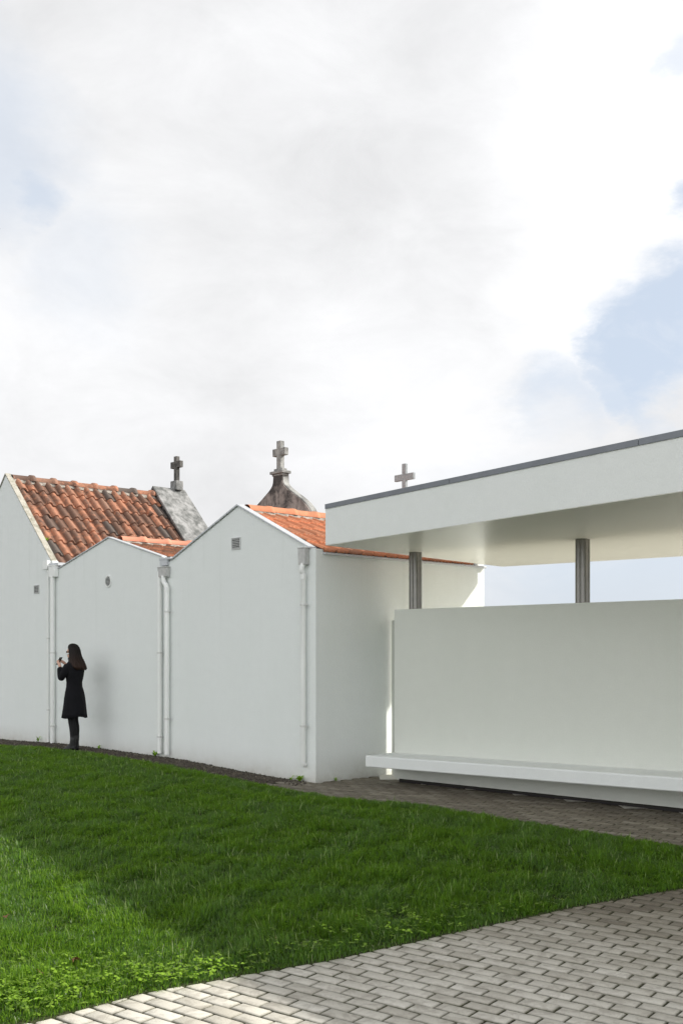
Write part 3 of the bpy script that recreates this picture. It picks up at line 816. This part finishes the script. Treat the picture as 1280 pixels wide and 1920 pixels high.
# metal edge capping in lengths with visible joints
def cap_run(a, b, name_parent, cuts):
    d = (b - a).normalized(); nrm = Vector((d.y, -d.x, 0)); L = (b - a).length
    if (cen - a).dot(nrm) > 0: nrm = -nrm
    pos = [0] + cuts + [L]
    mb = MB()
    for p, q in zip(pos, pos[1:]):
        p0 = a + d * (p + .003) - inv; p1 = a + d * (q - .003) - inv
        za = sofz(p0 + inv) + FH; zb = sofz(p1 + inv) + FH
        o0, o1 = p0 + nrm * .012, p1 + nrm * .012; i0, i1 = p0 - nrm * .10, p1 - nrm * .10
        mb.slab([(o0.x, o0.y), (o1.x, o1.y), (i1.x, i1.y), (i0.x, i0.y)], [za + .002, zb + .002, zb + .002, za + .002], [za + .045, zb + .045, zb + .045, za + .045])
        m0, m1 = p0 + nrm * .001, p1 + nrm * .001
        mb.slab([(o0.x, o0.y), (o1.x, o1.y), (m1.x, m1.y), (m0.x, m0.y)], [za - .012, zb - .012, zb - .012, za - .012], [za + .0018, zb + .0018, zb + .0018, za + .0018])
    mb.build('edge_capping', M['zinc'], name_parent)
cap_run(FLc, FR, ec, [2.35, 4.82, 7.3, 9.8])
cap_run(BLc, FLc, ec, [2.3]); cap_run(BLc, BR, ec, [2.4, 4.8, 7.2])
def hsec(px, Y):
    p = at(px, HY, Y); top = sofz(p) - .005
    Mx = Matrix.Translation((p.x - inv.x, p.y - inv.y, 0)) @ Matrix.Rotation(math.atan2(WU.y, WU.x), 4, 'Z')
    z0 = 2.097; mb = MB(); N4 = 96; ring_ = []
    for k in range(N4):
        a = 2 * PI * k / N4; c4 = abs(math.sin(2 * a)) ** .55        # four rounded lobes with a narrow groove between them
        ring_.append((math.cos(a) * (.058 + .027 * c4), math.sin(a) * (.058 + .027 * c4)))
    v = [Mx @ Vector((x, y, z)) for z in (z0, top) for x, y in ring_]
    mb.add(v, [(k, (k + 1) % N4, N4 + (k + 1) % N4, N4 + k) for k in range(N4)])
    o = mb.build('column', M['steel'], ec, smooth=True)
    mb = MB(); mb.box(-.09, .09, -.09, .09, 2.0965, 2.104, Mx); mb.build('base_plate', M['steel'], o)
hsec(778.5, 13.60); hsec(1091.5, 11.95)

# ------------------------------------------------------------------ bench wall and bench
ew = empty('bench_wall', (WA.x, WA.y, 0), math.atan2(WU.y, WU.x))
tag(ew, 'smooth white freestanding wall behind the bench under the canopy', 'wall')
LW = 10.5; zt = 2.21
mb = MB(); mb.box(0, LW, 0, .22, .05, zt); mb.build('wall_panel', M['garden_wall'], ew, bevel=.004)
mb = MB(); mb.box(.03, LW - .1, .06, .2, -.06, .048); mb.build('recessed_base', M['shaded_recess'], ew)  # shadow of the gap put into the near-black colour of the base
# lower block behind, reaching almost to the chapel
inv2 = Matrix.Rotation(-math.atan2(WU.y, WU.x), 4, 'Z')
def wl(x, y):
    q = inv2 @ (Vector((x, y, 0)) - WA); return (q.x, q.y)
poly = [wl(.684, 13.48), wl(.3 + .684, 13.21), (LW - .3, .2235), (LW - .3, .62), wl(.705, 14.085), wl(.6795, 14.045)]
poly[1] = (poly[0][0] + .35, .2235); poly[0] = (poly[0][0], .2235)
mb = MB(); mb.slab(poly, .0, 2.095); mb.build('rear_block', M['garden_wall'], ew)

eb = empty('bench', (WA.x, WA.y, 0), math.atan2(WU.y, WU.x))
tag(eb, 'long white concrete bench slab cantilevered from the wall under the canopy', 'bench')
nB = 40; v = []; f = []
r = .018
def bz(s): return .376 + .0135 * s
prof_b = [(-.003, 0), (-.52 + r, 0), (-.52 + r * .3, -r * .3), (-.52, -r), (-.52, -.142 + r * .5), (-.52 + r * .5, -.142), (-.003, -.142)]
nP = len(prof_b)
for i in range(nB + 1):
    s = -.036 + (LW + .036) * i / nB
    for (y_, z_) in prof_b: v.append((s, y_, bz(s) + z_))
for i in range(nB):
    for k in range(nP): f.append((i * nP + k, i * nP + (k + 1) % nP, (i + 1) * nP + (k + 1) % nP, (i + 1) * nP + k))
f.append(tuple(range(nP))); f.append(tuple(nB * nP + k for k in range(nP - 1, -1, -1)))
mb = MB(); mb.add(v, f); mb.build('seat', M['bench'], eb)

# ------------------------------------------------------------------ the woman
def skin_mesh(name, vs, es, rs, m, parent, root=0, sub=2):
    me = bpy.data.meshes.new(name + '_tmp'); me.from_pydata(vs, es, []); me.update()
    o = bpy.data.objects.new(name + '_tmp', me); col.objects.link(o)
    md = o.modifiers.new('s', 'SKIN'); md.use_smooth_shade = True
    for i, r in enumerate(rs):
        d = me.skin_vertices[0].data[i]; d.radius = r if isinstance(r, tuple) else (r, r); d.use_root = (i == root)
    sb = o.modifiers.new('u', 'SUBSURF'); sb.levels = sub; sb.render_levels = sub
    dg = bpy.context.evaluated_depsgraph_get()
    out = bpy.data.meshes.new_from_object(o.evaluated_get(dg))
    bpy.data.objects.remove(o)
    out.materials.clear(); out.materials.append(m)
    out.polygons.foreach_set('use_smooth', np.ones(len(out.polygons), dtype=bool))
    return link(bpy.data.objects.new(name, out), parent)
fx, fy = gp(137, 1407)
pe = empty('person', (fx, fy, float(g(fx, fy)) + .004), math.radians(158))
tag(pe, 'woman in knee-length black coat with long dark hair, holding a phone', 'person')
# local x = forward, y = her left (towards the camera), z up
V, E, R = [], [], []
def vert(p, r, link_to=None):
    V.append(p); R.append(r)
    if link_to is not None: E.append((link_to, len(V) - 1))
    return len(V) - 1
pel = vert((-.03, 0, .96), (.13, .11)); sp = vert((-.03, 0, 1.10), (.105, .09), pel); ch = vert((-.03, 0, 1.27), (.13, .10), sp); cl = vert((-.03, 0, 1.40), (.09, .07), ch)
nk = vert((-.005, 0, 1.47), .048, cl); hb = vert((.015, 0, 1.54), (.062, .07), nk); hm = vert((.022, 0, 1.61), (.075, .088), hb); ht = vert((.005, 0, 1.67), (.062, .075), hm)
ns = vert((.095, 0, 1.585), .014, hm); cn = vert((.075, 0, 1.535), .026, hb)
for s in (1, -1):
    h = vert((-.03, .085 * s, .90), .082, pel)
    k = vert((-.005 - .015 * s, .062 * s, .52), .052, h); cf = vert((-.03 - .015 * s, .058 * s, .36), .050, k)
    an = vert((-.035 - .012 * s, .058 * s, .11), .030, cf); ft = vert((.075 - .012 * s, .062 * s, .045), .028, an)
hands = {}
for s in (1, -1):
    sh = vert((-.03, .150 * s, 1.345), .042, ch)
    el = vert((.075, .20 * s, 1.150), .038, sh)
    wr = vert((.150, (.13 if s > 0 else .07) * s, 1.360), .024, el)
    pl = vert((.195, (.105 if s > 0 else .05) * s, 1.402), (.030, .017), wr)
    hands[s] = Vector(V[pl])
    base = Vector(V[pl]); side = Vector((.25, -s * .1, .0)).normalized() if s > 0 else Vector((.2, .3, 0)).normalized()
    dirv = Vector((.62, -s * .22, .62)).normalized()
    for q in range(4):
        off = side * ((q - 1.5) * .017); ln = (.070, .080, .076, .060)[q]
        a = vert(tuple(base + off + dirv * .030), .0095, pl)
        b_ = vert(tuple(base + off * 1.15 + dirv * (.030 + ln * .5) + Vector((0, -s * .012, 0))), .0080, a)
        vert(tuple(base + off * 1.15 + dirv * (.030 + ln * .8) + Vector((-.005, -s * .035, -.002))), .0068, b_)
    a = vert(tuple(base - side * .028 + dirv * .004 + Vector((0, -s * .012, 0))), .011, pl); vert(tuple(base - side * .044 + dirv * .034 + Vector((0, -s * .028, 0))), .0085, a)
body = skin_mesh('body', V, E, R, M['skin'], pe)
tv = [(-.03, .0, .82)]; te = []; tr = [.085]
for s in (1, -1):
    a = len(tv); o1 = -.015 * s
    tv += [(-.03, .075 * s, .74), (-.0 + o1, .060 * s, .52), (-.035 + o1, .057 * s, .35), (-.035 + o1, .057 * s, .12)]; tr += [.082, .062, .064, .044]
    te += [(0, a), (a, a + 1), (a + 1, a + 2), (a + 2, a + 3)]
skin_mesh('tights', tv, te, tr, M['tights'], pe)
# boots
for s in (1, -1):
    o1 = -.013 * s; mb = MB(); cx = -.035 + o1; cy = .058 * s; n = 18; secs = []
    rows = [(.245, cx - .002, .052, .048), (.17, cx, .050, .046), (.12, cx + .008, .055, .045), (.085, cx + .035, .085, .044), (.055, cx + .055, .108, .046), (.030, cx + .062, .118, .047), (.014, cx + .062, .120, .047)]
    mb.loft([(c, cy, z, a, b) for (z, c, a, b) in rows], n)
    for k, vv_ in enumerate(mb.v):         # instep: keep the toe low, the heel high
        x_, y_, z_ = vv_; fr = (x_ - cx) / .17
        if z_ < .13: mb.v[k] = (x_, y_, z_ * (1 - .30 * max(0, min(1, fr))) + .035 * max(0, min(1, (-x_ + cx + .03) / .07)) * (1 if z_ < .05 else 0))
    mb.loft([(cx - .022, cy, 0, .028, .026), (cx - .022, cy, .03, .028, .027), (cx - .018, cy, .062, .036, .034)], n)
    mb.loft([(cx + .105, cy, .0, .068, .044), (cx + .100, cy, .012, .070, .046)], n)
    mb.build('boot', M['boot'], pe, smooth=True)
# coat
secs = [(-.015, 0, 1.485, .062, .066), (-.02, 0, 1.45, .075, .085), (-.03, 0, 1.415, .098, .145), (-.034, 0, 1.37, .122, .190), (-.036, 0, 1.30, .130, .196), (-.036, 0, 1.20, .122, .172), (-.030, 0, 1.10, .110, .150), (-.030, 0, 1.03, .114, .152), (-.034, 0, .95, .134, .172), (-.036, 0, .85, .150, .188), (-.034, 0, .72, .162, .202), (-.030, 0, .60, .176, .214), (-.028, 0, .535, .186, .222)]
mb = MB(); mb.loft(secs, 48, cap=False)
mb.v = [(x_ + .010 * math.sin(7 * math.atan2(y_, x_ + .03) + 1) * max(0, (1.0 - z_) / .45), y_ + .010 * math.sin(6 * math.atan2(y_, x_ + .03)) * max(0, (1.0 - z_) / .45), z_ + (.014 * math.sin(3 * math.atan2(y_, x_ + .03)) if z_ < .56 else 0)) for (x_, y_, z_) in mb.v]
coat = mb.build('coat', M['coat'], pe, smooth=True)
so = coat.modifiers.new('thick', 'SOLIDIFY'); so.thickness = .008
for s in (1, -1):
    wy = (.13 if s > 0 else .07) * s
    skin_mesh('sleeve', [(-.03, .14 * s, 1.395), (-.005, .185 * s, 1.33), (.030, .20 * s, 1.23), (.080, .20 * s, 1.147), (.118, (.20 * s + wy) / 2, 1.25), (.148, wy, 1.352)], [(0, 1), (1, 2), (2, 3), (3, 4), (4, 5)], [.066, .068, .060, .056, .054, .052], M['coat'], coat)
mb = MB(); mb.loft([(-.012, 0, 1.44, .080, .090), (-.008, 0, 1.475, .074, .080), (-.012, 0, 1.505, .080, .086), (-.012, 0, 1.47, .088, .094)], 32, cap=False); mb.build('collar', M['coat'], coat, smooth=True)
# hair
secs = [(.000, 0, 1.732, .018, .018), (-.002, 0, 1.722, .050, .048), (-.008, 0, 1.70, .078, .075), (-.018, 0, 1.665, .092, .090), (-.032, 0, 1.62, .092, .097), (-.042, 0, 1.57, .090, .104), (-.052, 0, 1.52, .094, .114), (-.066, 0, 1.47, .108, .128), (-.078, 0, 1.42, .118, .140), (-.102, 0, 1.37, .112, .152), (-.122, 0, 1.335, .104, .150), (-.130, 0, 1.315, .085, .12)]
mb = MB(); mb.loft(secs, 96)
nv = []
for (x_, y_, z_) in mb.v:
    a = math.atan2(y_, x_ + .05); k = .0035 * math.sin(31 * a + 9 * z_) + .003 * math.sin(17 * a + 2)
    dz_ = (.022 * math.sin(23 * a) + .015 * math.sin(9 * a + 2)) * max(0, (1.42 - z_) / .1)
    nv.append((x_ * (1 + k * 6), y_ * (1 + k * 6), z_ + dz_ * .6))
mb.v = nv
mb.build('hair', M['hair'], pe, smooth=True)
# eyewear
mb = MB()
for s in (1, -1):
    mb.loft([(.090, .034 * s, 1.578, .004, .016), (.092, .034 * s, 1.592, .005, .022), (.090, .034 * s, 1.606, .004, .017)], 12)
    mb.tube([(.090, .052 * s, 1.597), (.03, .082 * s, 1.600)], .003, 6)
mb.tube([(.092, -.012, 1.596), (.092, .012, 1.596)], .003, 6)
mb.build('eyeglasses', M['lens'], pe)
# eyes and mouth belong to the body surface; the phone is held and stays its own thing
ph = MB(); ph.box(-.036, .036, -.004, .004, -.072, .072)
po = ph.build('phone', M['phone'], None, bevel=.003)
Mp = Matrix.Translation(pe.location) @ Matrix.Rotation(pe.rotation_euler.z, 4, 'Z')
hp = (hands[1] + hands[-1]) / 2 + Vector((.050, .0, .045))
po.matrix_world = Mp @ Matrix.Translation(hp) @ Matrix.Rotation(math.radians(-32), 4, 'Y') @ Matrix.Rotation(math.radians(90), 4, 'Z') 
tag(po, 'dark phone held up in the hands of the woman in black', 'phone')

# a bird far off at the left edge of the sky
mb = MB(); mb.tube([(-.16, 0, 0), (-.10, 0, .01), (0, 0, .015), (.09, 0, .02), (.14, 0, .015), (.19, 0, .005)], [.006, .03, .045, .03, .022, .004], 10)
for s in (1, -1):
    mb.add([(.06, .02 * s, .03), (-.05, .02 * s, .03), (-.07, .25 * s, .09), (.05, .25 * s, .10), (-.10, .52 * s, .04), (-.05, .52 * s, .045)] + [(.06, .02 * s, .022), (-.05, .02 * s, .022), (-.07, .25 * s, .084), (.05, .25 * s, .094), (-.10, .52 * s, .036), (-.05, .52 * s, .041)],
           [(0, 1, 2, 3), (3, 2, 4, 5), (6, 9, 8, 7), (9, 11, 10, 8), (0, 3, 9, 6), (3, 5, 11, 9), (1, 7, 8, 2), (2, 8, 10, 4)])
mb.add([(-.14, 0, .01), (-.24, .04, .01), (-.24, -.04, .01), (-.14, 0, .004), (-.24, .04, .004), (-.24, -.04, .004)], [(0, 1, 2), (3, 5, 4), (1, 4, 5, 2)])
bo = mb.build('bird', M['phone']); bo.location = at(-3, 428, 95); bo.rotation_euler = (.1, .1, math.radians(20))
tag(bo, 'dark bird flying in the cloudy sky at the left edge', 'bird')

# ------------------------------------------------------------------ light
el = math.radians(35.3); hd = Vector((-.99, -.14, 0)).normalized()
d = Vector((hd.x * math.cos(el), hd.y * math.cos(el), -math.sin(el)))
sl_ = bpy.data.lights.new('sun', 'SUN'); sl_.energy = 5.0; sl_.angle = math.radians(1.2); sl_.color = (1.0, .955, .88)
so_ = bpy.data.objects.new('sun', sl_); so_.rotation_euler = d.to_track_quat('-Z', 'Y').to_euler(); so_.location = (20, 5, 18); col.objects.link(so_)

w = bpy.data.worlds.new('World'); scene.world = w; w.use_nodes = True
nt = w.node_tree; N = nt.nodes; N.clear()
def wn(kind, **kw):
    x = N.new(kind)
    for k, v_ in kw.items(): setattr(x, k, v_)
    return x
def wm(op, a, b=0.0, clamp=False):
    x = wn('ShaderNodeMath', operation=op, use_clamp=clamp)
    for i, q in enumerate((a, b)):
        if isinstance(q, (int, float)): x.inputs[i].default_value = q
        else: nt.links.new(q, x.inputs[i])
    return x.outputs[0]
def wv(op, a, b):
    x = wn('ShaderNodeVectorMath', operation=op)
    for i, q in enumerate((a, b)):
        if isinstance(q, (tuple, list, Vector)): x.inputs[i].default_value = tuple(q)
        elif isinstance(q, (int, float)): x.inputs['Scale'].default_value = q
        else: nt.links.new(q, x.inputs[i])
    return x.outputs['Value'] if op in ('DISTANCE', 'DOT_PRODUCT', 'LENGTH') else x.outputs[0]
def wmr(val, a, b, c, d_, smooth=True):
    x = wn('ShaderNodeMapRange'); x.interpolation_type = 'SMOOTHSTEP' if smooth else 'LINEAR'
    nt.links.new(val, x.inputs[0])
    for i, q in enumerate((a, b, c, d_)): x.inputs[1 + i].default_value = q
    return x.outputs[0]
def wnoise(vec, scale, detail, rough=.55, dist=0):
    x = wn('ShaderNodeTexNoise'); x.inputs['Scale'].default_value = scale; x.inputs['Detail'].default_value = detail; x.inputs['Roughness'].default_value = rough; x.inputs['Distortion'].default_value = dist
    nt.links.new(vec, x.inputs['Vector']); return x.outputs
def wmix(fac, a, b):
    x = wn('ShaderNodeMix', data_type='RGBA')
    for i, q in ((0, fac), (6, a), (7, b)):
        if isinstance(q, (int, float)): x.inputs[i].default_value = q
        elif isinstance(q, (tuple, list)): x.inputs[i].default_value = (*q, 1)
        else: nt.links.new(q, x.inputs[i])
    return x.outputs[2]
D_ = wn('ShaderNodeTexCoord').outputs['Generated']
mapn = wn('ShaderNodeMapping'); mapn.inputs['Scale'].default_value = (1, 1, 1.9); nt.links.new(D_, mapn.inputs['Vector'])
warp = wnoise(mapn.outputs[0], 4.5, 9, .62)[1]
warp2 = wnoise(mapn.outputs[0], 16, 6, .6)[1]
dv = wv('ADD', D_, wv('SCALE', wv('SUBTRACT', warp, (.5, .5, .5)), .10))
dv = wv('ADD', dv, wv('SCALE', wv('SUBTRACT', warp2, (.5, .5, .5)), .055))
def dirpx(px, py): return Vector(((px - CX) / F, 1, (HY - py) / F)).normalized()
def blob(px, py, r0, r1, amt=1.0):
    return wm('MULTIPLY', wmr(wv('DISTANCE', dv, dirpx(px, py)), r0, r1, 1, 0), amt)
def mx(*a):
    r = a[0]
    for q in a[1:]: r = wm('MAXIMUM', r, q)
    return r
blue = mx(blob(1345, 645, .080, .120), blob(1205, 660, .030, .052, .95), blob(1160, 738, .016, .040, .85), blob(1040, 785, .01, .045, .6), blob(1060, 760, .015, .055, .65), blob(1290, 375, .012, .036, .9), blob(1285, 115, .008, .03, .5), blob(50, 350, .008, .05, .75), blob(-60, 260, .03, .12, .55), blob(150, 500, .02, .09, .28))
low = wmr(wn('ShaderNodeSeparateXYZ').outputs[2], 0, 1, 0, 1)
sep = wn('ShaderNodeSeparateXYZ'); nt.links.new(D_, sep.inputs[0])
lowband = wm('MULTIPLY', wmr(sep.outputs[2], .12, .20, 1, 0), wmr(sep.outputs[0], .02, .22, 0, .8))
blue = mx(blue, lowband)
other = wmr(wnoise(mapn.outputs[0], 2.1, 8, .6)[0], .56, .66, 0, .8)
behind = wmr(sep.outputs[1], .35, .70, 1, 0)
blue = mx(blue, wm('MULTIPLY', other, behind))
wisp = wmr(wnoise(mapn.outputs[0], 11, 8, .62, .6)[0], .50, .68, 0, .75)
streaks = mx(wm('MULTIPLY', blob(1050, 810, .01, .04), .6), blob(1270, 785, .012, .045, 1))
blue = wm('MULTIPLY', blue, wm('SUBTRACT', 1.0, mx(wm('MULTIPLY', wisp, .22), streaks)))
sky = wn('ShaderNodeTexSky'); sky.sky_type = 'NISHITA'; sky.sun_disc = False; sky.sun_elevation = el; sky.sun_rotation = math.atan2(-hd.x, -hd.y); sky.air_density = 1.0; sky.dust_density = 2.0; sky.altitude = 60
skyc = wv('SCALE', sky.outputs[0], .10)
skyc = wmix(.78, skyc, (.66, .745, .865))                       # thin veil of high cloud over the blue
# cloud body: grey belly in the middle, white towards the sun side and low down
n1 = wnoise(mapn.outputs[0], 3.2, 7, .55)[0]
n2 = wnoise(mapn.outputs[0], 8, 12, .66, .35)[0]
bright = mx(blob(1190, 240, .04, .20), blob(1090, 560, .02, .14, .85), blob(800, 760, .03, .20, .5), blob(80, 620, .03, .20, .4), blob(560, 60, .01, .12, .25), wmr(sep.outputs[0], .30, .65, 0, 1))
val = wm('ADD', wm('ADD', .795, wm('MULTIPLY', wm('SUBTRACT', n1, .5), .16)), wm('ADD', wm('MULTIPLY', bright, .22), wm('MULTIPLY', wm('SUBTRACT', n2, .5), .27)))
val = wm('ADD', val, wm('MULTIPLY', wmr(sep.outputs[1], .2, -.6, 0, 1.10), wmr(sep.outputs[2], .25, .80, 1, .15)))       # glow added to the unseen sky behind the camera, as wall fill
val = wm('MULTIPLY', val, wmr(sep.outputs[2], .56, .88, 1.0, .30))     # unseen overhead sky dimmed to deepen the shade on lawn and paving
cc_ = wn('ShaderNodeCombineColor')
nt.links.new(wm('MULTIPLY', val, .995), cc_.inputs[0]); nt.links.new(val, cc_.inputs[1]); nt.links.new(wm('MULTIPLY', val, 1.012), cc_.inputs[2])
final = wmix(blue, cc_.outputs[0], skyc)
bg = wn('ShaderNodeBackground'); bg.inputs['Strength'].default_value = 1.0; nt.links.new(final, bg.inputs['Color'])
wo = wn('ShaderNodeOutputWorld'); nt.links.new(bg.outputs[0], wo.inputs['Surface'])

# ------------------------------------------------------------------ camera
cd = bpy.data.cameras.new('camera'); cam = bpy.data.objects.new('camera', cd); col.objects.link(cam); scene.camera = cam
cam.location = (0, 0, CAMH); cam.rotation_euler = (math.radians(90), 0, 0)
cd.sensor_fit = 'VERTICAL'; cd.sensor_height = 36; cd.lens = 36 * F / 1920; cd.shift_y = (HY - 960) / 1920; cd.clip_end = 5000; cd.clip_start = .05
scene.view_settings.view_transform = 'Standard'; scene.view_settings.look = 'None'; scene.view_settings.exposure = 0.15; scene.view_settings.gamma = 1
scene.cycles.max_bounces = 10; scene.cycles.diffuse_bounces = 6; scene.cycles.use_denoising = True; scene.cycles.denoising_prefilter = 'FAST'
